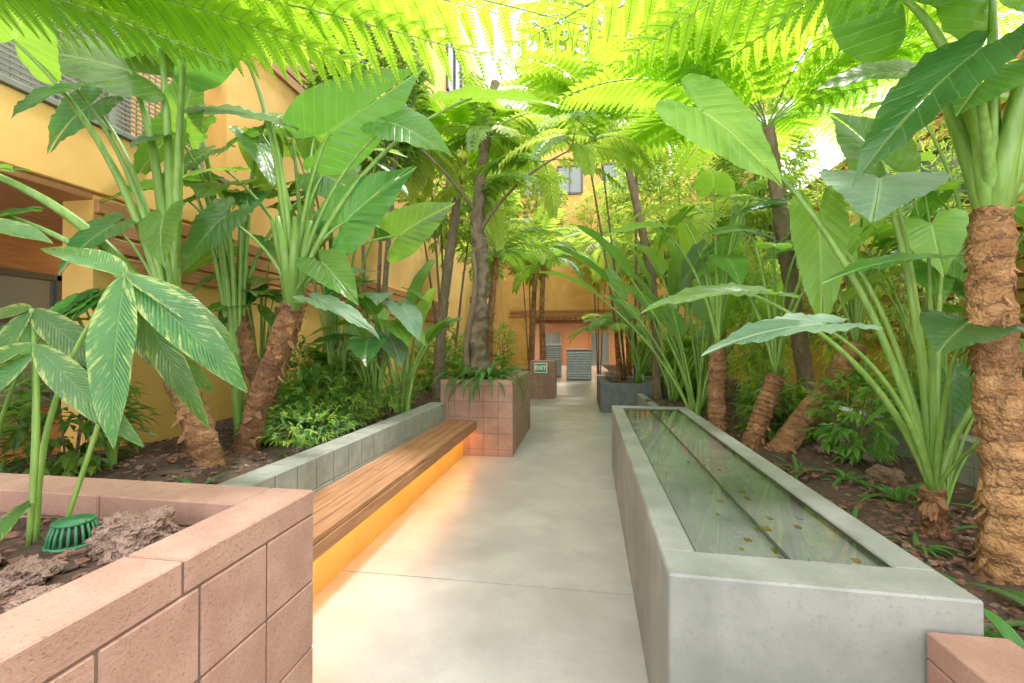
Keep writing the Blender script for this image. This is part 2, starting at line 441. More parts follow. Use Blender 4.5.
# ================================================================= SETTING
def struct(mb,name,smooth=False):
    return mb.obj(name,smooth=smooth,kind='structure')
mb=MB(); mb.box(-9,9,-3,34,-.12,-.008,'joint')
ys=[-3,-1,.75,2.55,4.4,6.3,8.2,10.1,12,14,16,18,20,22,24,28,34]
for a,b in zip(ys[:-1],ys[1:]):
    mb.box(-1.9 if b<12 else -3.9,1.6 if b<9 else 4.4,a+.0035,b-.0035,-.012,0,'floor',.0015)
struct(mb,'floor')
XL=-3.9
mb=MB(); mb.box(XL-.3,XL,4.35,24,0,12,'yellow'); mb.box(XL-.3,XL,3.0,4.35,0,2.62,'yellow'); struct(mb,'wall_left')
mb=MB(); mb.box(-6.2,-6.0,-2,6,0,3,'wood2'); mb.box(-6.2,-6.0,-2,6,3,9,'yellow'); struct(mb,'wall_left_recess')
mb=MB(); mb.box(XL-.25,XL+.02,-2,4.35,2.64,3.18,'yellow2',.01); mb.box(XL-.27,XL+.05,-2,4.35,3.18,3.23,'metal',.005)
struct(mb,'trim_1')
mb=MB()
for k in range(4): mb.box(XL,XL+.05,3.0,12,2.02+k*.15,2.14+k*.15,'wood2',.004)
for k in range(4): mb.box(XL,XL+.05,4.4,12,4.9+k*.15,5.02+k*.15,'wood2',.004)
struct(mb,'trim_3')
mb=MB()
for i in range(14): mb.box(XL-2.1+i*.15,XL-1.96+i*.15,-2,4.35,2.58,2.64,'wood2',.004)
struct(mb,'ceiling')
for i,(y0,y1) in enumerate([(1.6,3.2),(3.4,5.0)]):
    for z0,z1 in ((.7,2.2),(3.6,5.4)):
        mb=MB(); x=-5.98
        mb.box(x,x+.02,y0,y1,z0,z1,'glass')
        for a,b,c,d in ((y0,y0+.07,z0,z1),(y1-.07,y1,z0,z1),((y0+y1)/2-.03,(y0+y1)/2+.03,z0,z1),(y0,y1,z0,z0+.07),(y0,y1,z1-.07,z1),(y0,y1,z0+(z1-z0)*.62,z0+(z1-z0)*.62+.05)):
            mb.box(x+.01,x+.07,a,b,c,d,'dframe',.004)
        struct(mb,'window_%d'%(i*2+(1 if z0<2 else 2)))
wn=5
for y0 in (6.0,9.0,12.5,16.5,20):
    for z0 in (5.8,9.0):
        mb=MB(); y1=y0+1.6; z1=z0+1.7; x=XL
        mb.box(x-.02,x+.01,y0,y1,z0,z1,'glass')
        for a,b,c,d in ((y0-.04,y0+.06,z0-.04,z1+.04),(y1-.06,y1+.04,z0-.04,z1+.04),((y0+y1)/2-.03,(y0+y1)/2+.03,z0,z1),(y0,y1,z0-.04,z0+.06),(y0,y1,z1-.06,z1+.04)):
            mb.box(x,x+.06,a,b,c,d,'dframe',.004)
        struct(mb,'window_%d'%wn); wn+=1
rail=thing('balcony_railing','grey-green metal balcony railing with mesh panels','railing',(XL-.1,0,3.23))
for y in (-.4,.5,1.4,2.3,3.2,4.1):
    mb=MB(); mb.box(XL-.13,XL-.07,y-.03,y+.03,3.23,4.3,'metal',.004); mb.obj('post',rail,smooth=False)
mb=MB(); mb.box(XL-.15,XL-.05,-1.5,4.3,4.28,4.34,'metal',.006); mb.obj('handrail',rail,smooth=False)
for y in (-.4,.5,1.4,2.3,3.2):
    mb=MB()
    for k in range(22):
        z=3.33+k*.042; mb.box(XL-.105,XL-.095,y+.03,y+.87,z,z+.016,'metal')
    for k in range(14):
        mb.box(XL-.11,XL-.1,y+.05+k*.06,y+.06+k*.06,3.3,4.28,'metal')
    mb.obj('panel',rail,smooth=False)
mb=MB(); YE=24
mb.box(XL,-2.7,YE,YE+.4,0,13,'yellow'); mb.box(2.4,4.6,YE,YE+.4,0,13,'yellow'); mb.box(-2.7,2.4,YE,YE+.4,2.9,13,'yellow')
mb.box(-6,6,31,31.3,0,3.4,'wood2'); struct(mb,'wall_back')
mb=MB()
for i in range(28): mb.box(-4+i*.3,-3.73+i*.3,YE+.1,31,2.8,2.9,'wood2')
for j in range(6): mb.box(-2.6,2.35,YE+.5+j*1.1,YE+.65+j*1.1,2.6,2.8,'wood',.01)
struct(mb,'ceiling_passage')
mb=MB()
for k in range(2): mb.box(-3.8,4.5,YE-.06,YE,2.95+k*.2,3.1+k*.2,'wood2',.004)
struct(mb,'trim_4')
for i,x0 in enumerate((-2.6,.7)):
    mb=MB(); mb.box(x0,x0+1.3,30.95,30.99,0,2.3,'glass')
    for a,b,c,d in ((x0-.04,x0+.06,0,2.34),(x0+1.24,x0+1.34,0,2.34),(x0,x0+1.3,2.24,2.34),(x0+.62,x0+.68,0,2.3)): mb.box(a,b,30.88,30.97,c,d,'wood2',.004)
    struct(mb,'door_%d'%(i+1))
for x0 in (-3.2,-1.2,1.2,3.0):
    for z0 in (6.2,9.6):
        mb=MB(); x1=x0+1.3; z1=z0+1.5
        mb.box(x0,x1,YE-.02,YE+.01,z0,z1,'glass')
        for a,b,c,d in ((x0-.05,x0+.05,z0,z1),(x1-.05,x1+.05,z0,z1),((x0+x1)/2-.03,(x0+x1)/2+.03,z0,z1),(x0,x1,z0-.05,z0+.05),(x0,x1,z1-.05,z1+.05)):
            mb.box(a,b,YE-.07,YE,c,d,'dframe',.004)
        struct(mb,'window_%d'%wn); wn+=1
for i,x in enumerate((-1.9,-.2,1.3)):
    l=thing('ceiling_light','round warm downlight in the wood ceiling','lamp',(x,26.4,2.81),'passage downlights')
    mb=MB(); mb.tube([(x,26.4,2.81),(x,26.4,2.74)],.16,'white',16); mb.obj('housing',l)
    mb=MB(); mb.tube([(x,26.4,2.745),(x,26.4,2.72)],.14,'lamp',16); mb.obj('bulb',l)
XR=4.6
mb=MB(); mb.box(XR,XR+.3,-2,24,0,4.6,'yellow'); mb.box(XR,XR+.3,12,24,4.6,10,'yellow'); struct(mb,'wall_right')
mb=MB()
for z in [1.5+.16*k for k in range(9)]: mb.box(XR-.1,XR-.02,3,13,z,z+.12,'wood2',.004)
for y in (3,5,7,9,11,13): mb.box(XR-.14,XR,y-.05,y+.05,1.4,3.0,'wood',.004)
for z in [4.0+.16*k for k in range(4)]: mb.box(XR-.1,XR-.02,0,13,z,z+.12,'wood2',.004)
struct(mb,'trim_2')
for y0 in (2.4,6,9.5):
    mb=MB(); y1=y0+1.6; z0,z1=3.1,3.95; x=XR
    mb.box(x-.01,x+.02,y0,y1,z0,z1,'glass')
    for a,b,c,d in ((y0-.04,y0+.06,z0,z1),(y1-.06,y1+.04,z0,z1),((y0+y1)/2-.03,(y0+y1)/2+.03,z0,z1),(y0,y1,z0-.04,z0+.06),(y0,y1,z1-.06,z1+.04)):
        mb.box(x-.06,x,a,b,c,d,'dframe',.004)
    struct(mb,'window_%d'%wn); wn+=1

# ---------------------------------------------------------------- planters / walls
def blocks(mb,x0,x1,y0,y1,z0,z1,mat,mortar,cap=.075,bl=.2,bh=.2,g=.0025):
    mb.box(x0+.006,x1-.006,y0+.006,y1-.006,z0,z1-.006,mortar)
    nx=max(1,round((x1-x0)/bl)); ny=max(1,round((y1-y0)/bl))
    rows=[]; z=z1
    if cap: rows.append((z1-cap,z1,2)); z=z1-cap
    while z>z0+.02:
        rows.append((max(z0,z-bh),z,1)); z-=bh
    for a,b,mul in rows:
        cx=max(1,nx//mul) if nx>1 else 1; cy=max(1,ny//mul) if ny>1 else 1
        for i in range(cx):
            for j in range(cy):
                mb.box(x0+(x1-x0)*i/cx+g,x0+(x1-x0)*(i+1)/cx-g,y0+(y1-y0)*j/cy+g,y0+(y1-y0)*(j+1)/cy-g,a+g,b-g*.5,mat,.004)
def soil(parent,x0,x1,y0,y1,z,name='soil',amp=.05,n=24):
    mb=MB(); vs=[];fs=[]
    for j in range(n+1):
        for i in range(n+1):
            x=x0+(x1-x0)*i/n;y=y0+(y1-y0)*j/n
            vs.append((x,y,NZ(x,y,z,amp)+amp*.3*noise.noise(V((x*9,y*9,1)))))
    for j in range(n):
        for i in range(n): a=j*(n+1)+i; fs.append((a,a+1,a+n+2,a+n+1))
    mb.add(vs,fs,'soil')
    if parent: return mb.obj(name,parent)
    return mb
p=thing('block_planter','pink split-face concrete block planter with flat coping','planter',(-1.9,.3,0))
mb=MB(); blocks(mb,-.945,-.8,-1.0,1.24,0,.96,'pink','mortar'); blocks(mb,-3.2,-.945,1.09,1.24,0,.96,'pink','mortar')
blocks(mb,-3.2,-.945,-1.0,-.85,0,.96,'pink','mortar'); blocks(mb,-3.2,-3.05,-.85,1.09,0,.96,'pink','mortar')
mb.obj('body',p,smooth=False); soil(p,-3.06,-.94,-.86,1.1,.87)
p=thing('block_planter','tall pink concrete block planter at the end of the bench','planter',(-1.3,6.3,0))
mb=MB(); blocks(mb,-1.77,-.83,5.43,5.58,0,.96,'pink','mortar'); blocks(mb,-1.77,-.83,7.25,7.4,0,.96,'pink','mortar')
blocks(mb,-1.77,-1.62,5.58,7.25,0,.96,'pink','mortar'); blocks(mb,-.98,-.83,5.58,7.25,0,.96,'pink','mortar')
mb.obj('body',p,smooth=False); soil(p,-1.63,-.97,5.57,7.26,.9)
p=thing('block_planter','distant pink concrete block planter beside the path','planter',(-.95,12,0))
mb=MB(); blocks(mb,-1.3,-.65,11.5,12.5,0,.98,'pink','mortar'); mb.obj('body',p,smooth=False)
p=thing('garden_wall','low grey concrete block retaining wall behind the bench','wall',(-1.8,3.4,0))
mb=MB(); blocks(mb,-1.89,-1.69,1.25,5.42,0,.67,'grey','gmortar',cap=.0); mb.obj('body',p,smooth=False)
mb=soil(None,-3.9,-1.88,1.25,12,.55,amp=.12,n=50); struct(mb,'ground_bed_left',True)
mb=soil(None,1.12,4.6,.0,24,.36,amp=.12,n=60); struct(mb,'ground_bed_right',True)
mb=soil(None,-3.9,-1.6,12,24,.1,amp=.1); struct(mb,'ground_bed_far',True)
p=thing('bench','long built-in wooden slat bench with warm light underneath','bench',(-1.49,3.4,0))
mb=MB()
for k in range(4):
    x=-1.69+k*.1
    yy=1.26
    for L in ((1.9,2.3) if k%2 else (2.4,1.77)):
        mb.box(x+.003,x+.096,yy+.002,min(5.42,yy+L)-.002,.415,.45,'wood',.004); yy+=L
mb.obj('seat',p,smooth=False)
mb=MB(); mb.box(-1.315,-1.29,1.26,5.42,.335,.412,'wood',.004); mb.box(-1.60,-1.315,1.26,5.42,.37,.412,'wood'); mb.obj('fascia',p,smooth=False)
mb=MB(); mb.box(-1.68,-1.46,1.26,5.42,0,.37,'yellow2'); mb.obj('base',p,smooth=False)
mb=MB(); mb.box(-1.40,-1.37,1.3,5.4,.35,.362,'led'); mb.obj('light_strip',p,smooth=False)
def area(loc,sx,sy,rot,e,col):
    l=bpy.data.lights.new('area_lamp','AREA'); l.shape='RECTANGLE'; l.size=sx; l.size_y=sy; l.energy=e; l.color=col
    o=bpy.data.objects.new('area_lamp',l); o.location=loc; o.rotation_euler=rot; COL.objects.link(o); return o
area((-1.385,3.35,.34),.03,4.1,(0,math.radians(10),0),19,(1,.4,.07))
area((-.2,27,2.55),4,4,(0,0,0),280,(1,.62,.27))

# basin
BO=V((.265,1.40,0)); p=thing('water_basin','long grey concrete raised pool with glass-topped water','basin',BO,rotz=math.radians(-1.4))
p['_o']=(0,0,0)
BW,BL,BH=.82,3.8,.704
mb=MB()
mb.box(0,BW,0,.17,0,BH,'conc',.006); mb.box(0,BW,BL-.14,BL,0,BH,'conc',.006)
mb.box(0,.115,.168,BL-.138,0,BH,'conc',.006); mb.box(BW-.115,BW,.168,BL-.138,0,BH,'conc',.006)
mb.obj('body',p,smooth=False)
mb=MB(); mb.box(.115,BW-.115,.17,BL-.14,0,.668,'poolbed')
for i in range(24):  # small flat bits added to imitate orange glimmers at the near end
    x=R.uniform(.3,BW-.16); y=.22+1.3*R.random()**1.5; s_=R.uniform(.008,.02)
    mb.box(x-s_,x+s_*R.uniform(.5,1),y-s_,y+s_*R.uniform(.8,1.6),.666,.669+s_*.3,R.choice(['gold','gold','poolbed']),s_*.14)
mb.obj('bed',p,smooth=False)
mb=MB(); mb.add([(.115,.17,.693),(BW-.115,.17,.693),(BW-.115,BL-.14,.693),(.115,BL-.14,.693)],[(0,1,2,3)],'water'); mb.obj('water',p,smooth=False)
mb=MB()
mb.box(.405,.415,.17,BL-.14,.686,.696,'bframe')
mb.box(.115,.120,.17,BL-.14,.68,.698,'bframe'); mb.box(BW-.120,BW-.115,.17,BL-.14,.68,.698,'bframe')
mb.box(.115,BW-.115,.17,.175,.68,.698,'bframe'); mb.box(.115,BW-.115,BL-.147,BL-.14,.68,.698,'bframe')
mb.obj('frame',p,smooth=False)
p=thing('garden_wall','low pink block wall abutting the concrete basin','wall',(1.1,.7,0))
mb=MB(); blocks(mb,.93,1.13,.1,1.37,0,.62,'pink','mortar'); mb.obj('body',p,smooth=False)
p=thing('garden_wall','low grey block edging wall among the plants','wall',(3.05,5,0))
mb=MB(); blocks(mb,2.95,3.15,2.2,8.8,.2,.66,'grey','gmortar',cap=0,bl=.4); mb.obj('body',p,smooth=False)
p=thing('garden_wall','grey block wall at the edge of the planting bed','wall',(1.2,7,0))
mb=MB(); blocks(mb,1.12,1.26,5.3,9.2,0,.42,'grey','gmortar',cap=0); mb.obj('body',p,smooth=False)
p=thing('block_planter','dark grey concrete block planter beyond the pool','planter',(1.2,9.9,0))
mb=MB(); blocks(mb,.42,2.0,9.3,9.5,0,.6,'dgrey','gmortar'); blocks(mb,.42,.62,9.5,11.6,0,.6,'dgrey','gmortar'); blocks(mb,.62,2.0,11.4,11.6,0,.6,'dgrey','gmortar'); mb.obj('body',p,smooth=False)
soil(p,.6,2.0,9.5,11.4,.54)
for x0,x1,y0,h in ((-1.75,-.8,19,1.42),(-.55,.45,17.5,1.2)):
    p=thing('ribbed_cabinet','low grey horizontally ribbed metal unit beside the path','cabinet',((x0+x1)/2,y0,0),'ribbed path units')
    mb=MB(); mb.box(x0+.02,x1-.02,y0+.03,y0+.7,0,h,'dgrey'); mb.box(x0,x1,y0,y0+.72,h,h+.04,'steel',.01); mb.obj('body',p,smooth=False); mb=MB()
    k=0
    while .05+k*.1<h-.06:
        mb.box(x0,x1,y0-.02,y0+.03,.05+k*.1,.13+k*.1,'steel',.02); k+=1
    mb.obj('panel',p,smooth=False)
p=thing('exit_sign','small green exit sign with white lettering on the pink planter','sign',(-1.02,11.49,.8))
mb=MB(); mb.box(-1.19,-.85,11.475,11.498,.67,.93,'white',.004); mb.box(-1.17,-.87,11.468,11.477,.69,.91,'signgreen',.002); mb.obj('plate',p,smooth=False)
cu=bpy.data.curves.new('lettering','FONT'); cu.body='EXIT'; cu.size=.145; cu.align_x='CENTER'; cu.align_y='CENTER'; cu.extrude=.003; cu.offset=.005
o=bpy.data.objects.new('tmp',cu); COL.objects.link(o)
me=bpy.data.meshes.new_from_object(o.evaluated_get(bpy.context.evaluated_depsgraph_get())); bpy.data.objects.remove(o)
me.materials.clear(); me.materials.append(M['white'])
o=bpy.data.objects.new('lettering',me); COL.objects.link(o); o.parent=p; o.location=(0,-.025,0); o.rotation_euler=(math.pi/2,0,0)

def chips(name,label,regs,n,zf,smin,smax,mat='chip'):
    mb=MB()
    for i in range(n):
        x0,x1,y0,y1=R.choice(regs); x=R.uniform(x0,x1); y=y0+(y1-y0)*R.random()**1.6
        s=R.uniform(smin,smax); z=zf(x,y)+s*.2
        m=Matrix.Translation((x,y,z))@Matrix.Rotation(R.random()*6.28,4,'Z')@Matrix.Rotation(R.uniform(-.6,.6),4,'X')
        vs=[m@V((a*s*R.uniform(.4,1),b*s*R.uniform(.3,.7),c*s*R.uniform(.15,.4))) for a in(-1,1) for b in (-1,1) for c in (-1,1)]
        mb.add(vs,[(0,1,3,2),(4,6,7,5),(0,4,5,1),(2,3,7,6),(0,2,6,4),(1,5,7,3)],R.choice([mat,mat,'soil','rock']))
    return mb.obj(name,smooth=False,label=label,cat='mulch',kind='stuff')
chips('bark_mulch','reddish brown bark chips covering the bed behind the bench',[(-3.8,-1.92,1.3,8)],2200,GL,.012,.03)
chips('bark_mulch','reddish brown bark chips covering the bed beside the pool',[(1.28,2.9,1.4,8),(1.15,2.4,1.4,4)],3400,GR,.01,.028)
chips('bark_mulch','reddish brown bark chips in the block planter',[(-2.6,-.97,.2,1.07)],1500,lambda x,y:NZ(x,y,.87,.05),.006,.018)
def rock(loc,s,label,flat=.7):
    import bmesh
    bm=bmesh.new(); bmesh.ops.create_icosphere(bm,subdivisions=5,radius=1)
    o=V((R.random()*9,R.random()*9,0))
    for v in bm.verts:
        d=v.co.copy(); v.co=d*(1+.5*noise.noise(d*1.3+o)+.25*noise.noise(d*4+o)+.14*noise.noise(d*10+o)+.07*noise.noise(d*22+o)); v.co.z*=flat; v.co*=s
    me=bpy.data.meshes.new('rock'); bm.to_mesh(me); me.materials.append(M['rock'])
    ob=bpy.data.objects.new('rock',me); ob.location=loc; COL.objects.link(ob); ob['label']=label; ob['category']='rock'
rock((-1.12,.97,.9),.08,'large rough reddish lava rock on the planter soil',.85)
rock((-1.2,.80,.89),.05,'small reddish lava rock on the planter soil')
rock((-1.62,.93,.89),.075,'rough brown lava rock on the planter soil')
rock((-1.42,.82,.885),.05,'small brown lava rock on the planter soil')
rock((-1.06,.72,.885),.045,'small dark lava rock on the planter soil')
for x,y,s in ((1.35,3.0,.08),(2.4,3.9,.11),(1.5,2.2,.06),(-2.1,4.4,.08)):
    rock((x,y,(GR(x,y) if x>0 else GL(x,y))+.02),s,'brown lava rock resting among the bark mulch')
p=thing('drain_grate','small green plastic dome drain grate in the planter soil','grate',(-1.30,.96,.87))
mb=MB(); c=V((-1.30,.96,.885))
for k in range(22):
    a=k/22*6.283; o=V((math.cos(a),math.sin(a),0))
    mb.tube([c+o*.052,c+o*.048+UP*.03,c+o*.038+UP*.06],.0036,'grate',5)
for r,z in ((.054,0.003),(.039,.058)):
    mb.tube([c+V((math.cos(a)*r,math.sin(a)*r,z)) for a in [i/24*6.283 for i in range(25)]],.005,'grate',6)
mb.tube([c+UP*.054,c+UP*.062],.038,'grate',20); mb.tube([c+UP*.0,c+UP*.056],.032,'bframe',16)
mb.obj('cage',p)

# ================================================================= PLANTS
B=(-1.42,.96,.87); p=thing('variegated_shrub','leafy variegated green and cream shrub in the block planter','plant',B)
hub=V((-1.15,.96,1.58))
mb=MB(); mb.tube(bez(B,(-1.42,.95,1.3),hub,12),[.009-.0004*i for i in range(13)],'stalk',7); mb.obj('stem',p)
st=[((-1.46,.97,.87),(-1.5,1.0,1.5)),((-1.4,.93,.87),(-1.34,.9,1.38)),((-1.46,.9,.87),(-1.62,.92,1.72)),((-1.4,1.0,.87),(-1.25,1.05,1.45))]
for a,b in st:
    mb=MB(); mb.tube(bez(a,V(a).lerp(V(b),.5)+V((.03,0,.05)),b,10),.006,'stalk',6); mb.obj('stem',p)
G=[(hub,(-1.12,.87,1.17),.125,(0.1,-1,.3),.25),(hub,(-.9,1.02,1.27),.11,(.4,-.8,.8),.5),(hub,(-.95,1.1,1.38),.1,(.1,-.6,1),.5),
   (hub,(-.99,.98,1.18),.075,(.4,-.9,.4),.4),
   (hub,(-1.42,.95,1.66),.09,(0,-.5,1),.3),((-1.34,.9,1.4),(-1.10,.88,1.14),.075,(.2,-.9,.6),.5),((-1.34,.9,1.4),(-1.6,.82,1.22),.085,(0,-.8,.7),.5),
   ((-1.5,1,1.5),(-1.3,1.02,1.28),.08,(.2,-.9,.6),.5),((-1.5,1,1.5),(-1.75,.95,1.4),.09,(0,-.8,.9),.4),((-1.62,.92,1.72),(-1.33,.9,1.66),.09,(0,-.5,1),.3),
   ((-1.62,.92,1.72),(-1.85,.85,1.6),.09,(0,-.6,1),.4),((-1.34,.9,1.38),(-1.45,.8,1.18),.08,(0,-1,.4),.4),((-1.25,1.05,1.45),(-1.08,1.1,1.24),.08,(.1,-.9,.5),.5),
   ((-1.25,1.05,1.45),(-1.42,1.1,1.22),.08,(0,-.9,.5),.5),((-1.42,.96,1.0),(-1.12,.62,.94),.035,(0,0,1),.3),((-1.5,1,1.5),(-1.55,.9,1.24),.08,(0,-1,.3),.3)]
for a,b,w,n_,bd in G:
    mb=MB(); L=(V(b)-V(a)).length; put(mb,blade(L*1.04,w,'lance',bd,.2,.004,26,sd()),a,(V(b)-V(a)).normalized()+UP*bd*.45,n_,'ginger'); mb.obj('leaf',p)

p=thing('elephant_ear','tall elephant ear plant with leaning ringed brown trunk','plant',(-2.59,3.08,.5))
hub=V((-2.05,2.9,1.72))
trunk([(-2.6,3.1,.45),(-2.45,3.03,.9),(-2.22,2.95,1.35),(-2.06,2.9,1.7)],.088,.066,'trunk',22,plant=p,amp=.12,flaps=45)
mb=MB()
for a in range(7):
    q=a*.9; d=V((math.cos(q)*.12,math.sin(q)*.12,.5)); mb.tube([hub-UP*.12+d*.1,hub+d*.6,hub+d*1.15],[.042,.034,.016],'stalk',8)
mb.obj('sheath',p)
for A,T,W,N,m_,r in [
 ((-1.71,3.0,2.3),(-1.2,2.95,2.72),.46,(.3,-1,.3),'eard',.016),
 ((-1.5,3.5,2.32),(-1.05,3.5,2.62),.42,(.2,-1,.2),'ear',.015),
 ((-.80,3.2,3.25),(-.05,3.1,3.22),.5,(0,-.35,1),'ear',.018),
 ((-2.16,2.8,2.98),(-2.75,2.6,3.12),.45,(0,-.3,1),'earg',.017),
 ((-1.64,2.6,1.68),(-1.2,2.55,1.53),.22,(0,-.3,1),'earg',.011),
 ((-1.76,2.9,2.93),(-1.05,2.8,3.25),.55,(.3,-.8,-.5),'eard',.018),
 ((-2.39,2.8,3.5),(-3.1,2.6,3.6),.5,(0,-.4,1),'ear',.02),
 ((-1.85,3.3,2.5),(-1.5,3.7,2.35),.4,(0,-.5,.8),'eard',.014),
 ((-2.3,3.2,2.4),(-2.5,3.5,2.1),.4,(0,-1,.4),'eard',.014),
 ((-2.0,3.2,2.75),(-1.6,3.2,2.55),.42,(.1,-1,.4),'ear',.014),
 ((-1.3,2.9,2.95),(-.85,2.8,2.75),.4,(.1,-.9,.6),'ear',.014),
 ((-1.7,2.7,1.95),(-1.35,2.5,1.72),.3,(0.2,-.7,.7),'ear',.012),
 ((-2.35,2.6,2.25),(-2.55,2.4,1.9),.36,(0,-1,.4),'eard',.014)]:
    add_ear(p,hub,A,T,W,N,m_,r)
p=thing('elephant_ear','large elephant ear plant with thick green leaf stalks','plant',(-2.6,2.7,.5))
hub=V((-2.85,2.72,1.4))
trunk([(-2.5,2.69,.45),(-2.62,2.7,.8),(-2.8,2.72,1.15),(-2.88,2.72,1.45)],.098,.085,'trunk',16,plant=p,amp=.12,flaps=35)
for A,T,W,N,m_,r in [
 ((-3.7,2.2,2.5),(-4.1,1.9,2.4),.5,(0,-.3,1),'ear',.042),
 ((-3.08,2.6,3.3),(-3.7,2.3,3.45),.55,(.2,-.9,.5),'ear',.034),
 ((-2.9,2.65,3.5),(-2.4,2.4,3.55),.5,(0,-.5,.9),'eard',.032),
 ((-3.5,2.2,2.2),(-3.8,1.9,2.0),.4,(0,-.5,1),'eard',.028),
 ((-2.75,2.7,3.0),(-2.5,2.5,3.3),.4,(.2,-1,.2),'ear',.025),
 ((-2.6,2.4,2.2),(-2.45,2.2,1.9),.3,(0,-1,.4),'ear',.014),
 ((-3.1,2.5,2.2),(-3.2,2.2,1.9),.36,(0,-1,.5),'eard',.014),
 ((-3.0,2.2,2.95),(-3.1,1.9,2.7),.4,(0,-.8,.8),'eard',.02),
 ((-3.4,2.6,3.1),(-3.6,2.4,2.75),.45,(.1,-1,.5),'eard',.02),
 ((-3.3,2.1,3.2),(-2.9,1.9,3.3),.5,(0,-.7,-.8),'ear',.026),
 ((-2.35,2.3,3.2),(-1.75,2.2,3.35),.48,(.1,-.6,-.8),'eard',.028)]:
    add_ear(p,hub,A,T,W,N,m_,r)
def ear_clump(label,base,n,h,ll,mats,face=-1.57,spread=1.5,rad=.6,r=.011,lo=.5):
    p=thing('elephant_ear',label,'plant',base); b=V(base)
    for i in range(n):
        a=face+R.uniform(-spread,spread); q=rad*R.uniform(.3,1)
        A=b+V((math.cos(a)*q,math.sin(a)*q*.8,h*R.uniform(lo,1)))
        l=ll*R.uniform(.7,1.15)
        D=V((math.cos(a)*.9+R.uniform(-.3,.3),math.sin(a)*.9,R.uniform(-.9,.05))).normalized()
        add_ear(p,b,A,A+D*l,l*R.uniform(.7,.85),V((math.cos(a)*.7,math.sin(a)*.7,.9)),R.choice(mats),r)
    return p
def ear_tree(label,pts,r0,r1,n,h,ll,mats):
    p=thing('elephant_ear',label,'plant',pts[0]); trunk(pts,r0,r1,'trunk',20,plant=p,amp=.13,flaps=40)
    b=V(pts[-1])
    for i in range(n):
        a=i*2.4+R.uniform(-.3,.3); q=R.uniform(.25,.75)
        A=b+V((math.cos(a)*q,math.sin(a)*q,h*R.uniform(.5,1))); l=ll*R.uniform(.75,1.15)
        D=V((math.cos(a),math.sin(a)-.3,R.uniform(-.7,.3))).normalized()
        add_ear(p,b,A,A+D*l,l*R.uniform(.6,.8),V((math.cos(a)*.5,math.sin(a)*.5-.5,.8)),R.choice(mats),.017)
ear_clump('dark green elephant ear clump beneath taller plants',(-3.2,2.6,.5),10,1.25,.36,['eard','ear'],rad=.45)
ear_clump('dark green elephant ear clump against the yellow wall',(-3.1,3.9,.5),12,1.9,.42,['eard','ear'],rad=.5)
ear_clump('elephant ear clump with rounded ribbed leaves',(-2.3,4.7,.5),14,1.85,.45,['ear','eard','earl','earg'],rad=.8)
ear_clump('elephant ear clump beside the wall',(-3.0,1.8,.5),8,1.3,.34,['eard','ear'])
ear_clump('tall elephant ear clump with long thin stalks',(-2.7,4.6,.5),12,3.6,.55,['eard','ear','earl'],rad=.75,r=.018)
ear_clump('very tall elephant ear clump in front of the balcony',(-3.0,3.5,.5),7,3.5,.6,['eard','ear'],rad=.6,r=.022,lo=.6)
ear_tree('elephant ear with tan trunk leaning toward the wall',[(-2.55,3.5,.5),(-2.7,3.5,.9),(-2.9,3.5,1.3),(-3.0,3.5,1.7)],.08,.065,7,1.8,.5,['eard','ear'])
ear_tree('elephant ear with slim tan trunk behind the bench',[(-2.8,3.3,.5),(-2.65,3.4,1.0),(-2.5,3.5,1.5),(-2.45,3.6,1.9)],.08,.06,8,1.5,.5,['eard','ear','earl'])
paddles('bird of paradise clump with upright paddle leaves',(-2.2,5.2,.5),[(R.uniform(0,6.28),R.uniform(.3,.8),R.uniform(.8,1.7),R.uniform(.45,.7),R.uniform(.18,.26)) for i in range(12)],mat='ear')

p=thing('tree','slender mossy brown tree rising from the pink planter','tree',(-1.5,6.15,.88))
trunk([(-1.38,6.1,.8),(-1.46,6.12,1.5),(-1.38,6.15,2.4),(-1.46,6.2,3.2),(-1.35,6.2,4.3),(-1.2,6.2,5.2)],.15,.05,'bark',30,plant=p,amp=.04,rough=.6,seg=18)
mb=MB(); mb.tube(bez3((-1.5,6.0,.85),(-1.75,5.95,1.5),(-1.3,5.95,1.9),(-1.5,6.05,2.7)),[.055-.0012*i for i in range(21)],'bark',9,.3)
mb.tube(bez3((-1.42,6.15,3.0),(-1.1,6.0,3.5),(-.5,5.8,3.9),(.3,5.6,4.0)),[.03-.0012*i for i in range(21)],'bark',8,.2)
mb.tube(bez3((-1.48,6.2,3.3),(-1.8,6.0,3.8),(-2.2,5.8,4.2),(-2.6,5.6,4.4)),[.03-.0012*i for i in range(21)],'bark',8,.2)
mb.obj('branch',p)
for i in range(40):
    b=R.choice([(-1.42,6.15,3.6),(-1.3,6.2,4.4),(-.5,5.85,3.85),(.2,5.6,4.0),(-.1,5.7,3.95),(-2.2,5.8,4.2),(-1.25,6.2,4.9),(-.9,5.95,3.7)])
    a=R.random()*6.28; pinnate(p,arc(b,a,R.uniform(-.1,.7),R.uniform(.8,1.4),R.uniform(.8,1.6)),.3,.1,14,R.choice(['small','smally','smally']),.5,.15,.01,name='branchlet')
strappy('clivia','strap-leaved dark green plant spilling over the planter edge',(-1.2,5.62,.98),40,.75,.06,el=(.5,1.35),sag=(1.6,2.8))
strappy('clivia','strap-leaved green plant in the planter',(-1.15,6.4,.96),28,.65,.05)
strappy('clivia','strap-leaved green plant at the planter corner',(-1.55,5.66,.97),28,.55,.05,sag=(1.4,2.6))
for x,y,s in ((-2.32,3.9,.5),(-2.35,4.6,.5),(-2.3,3.4,.35),(-2.5,5.6,.5)):
    shrub('groundcover_shrub','low airy light green shrub behind the block wall','shrub',(x,y,.52),s,.38,300,.06,.014,'small',6,.15,rs=.005,mats=['small','smalld','smally'])

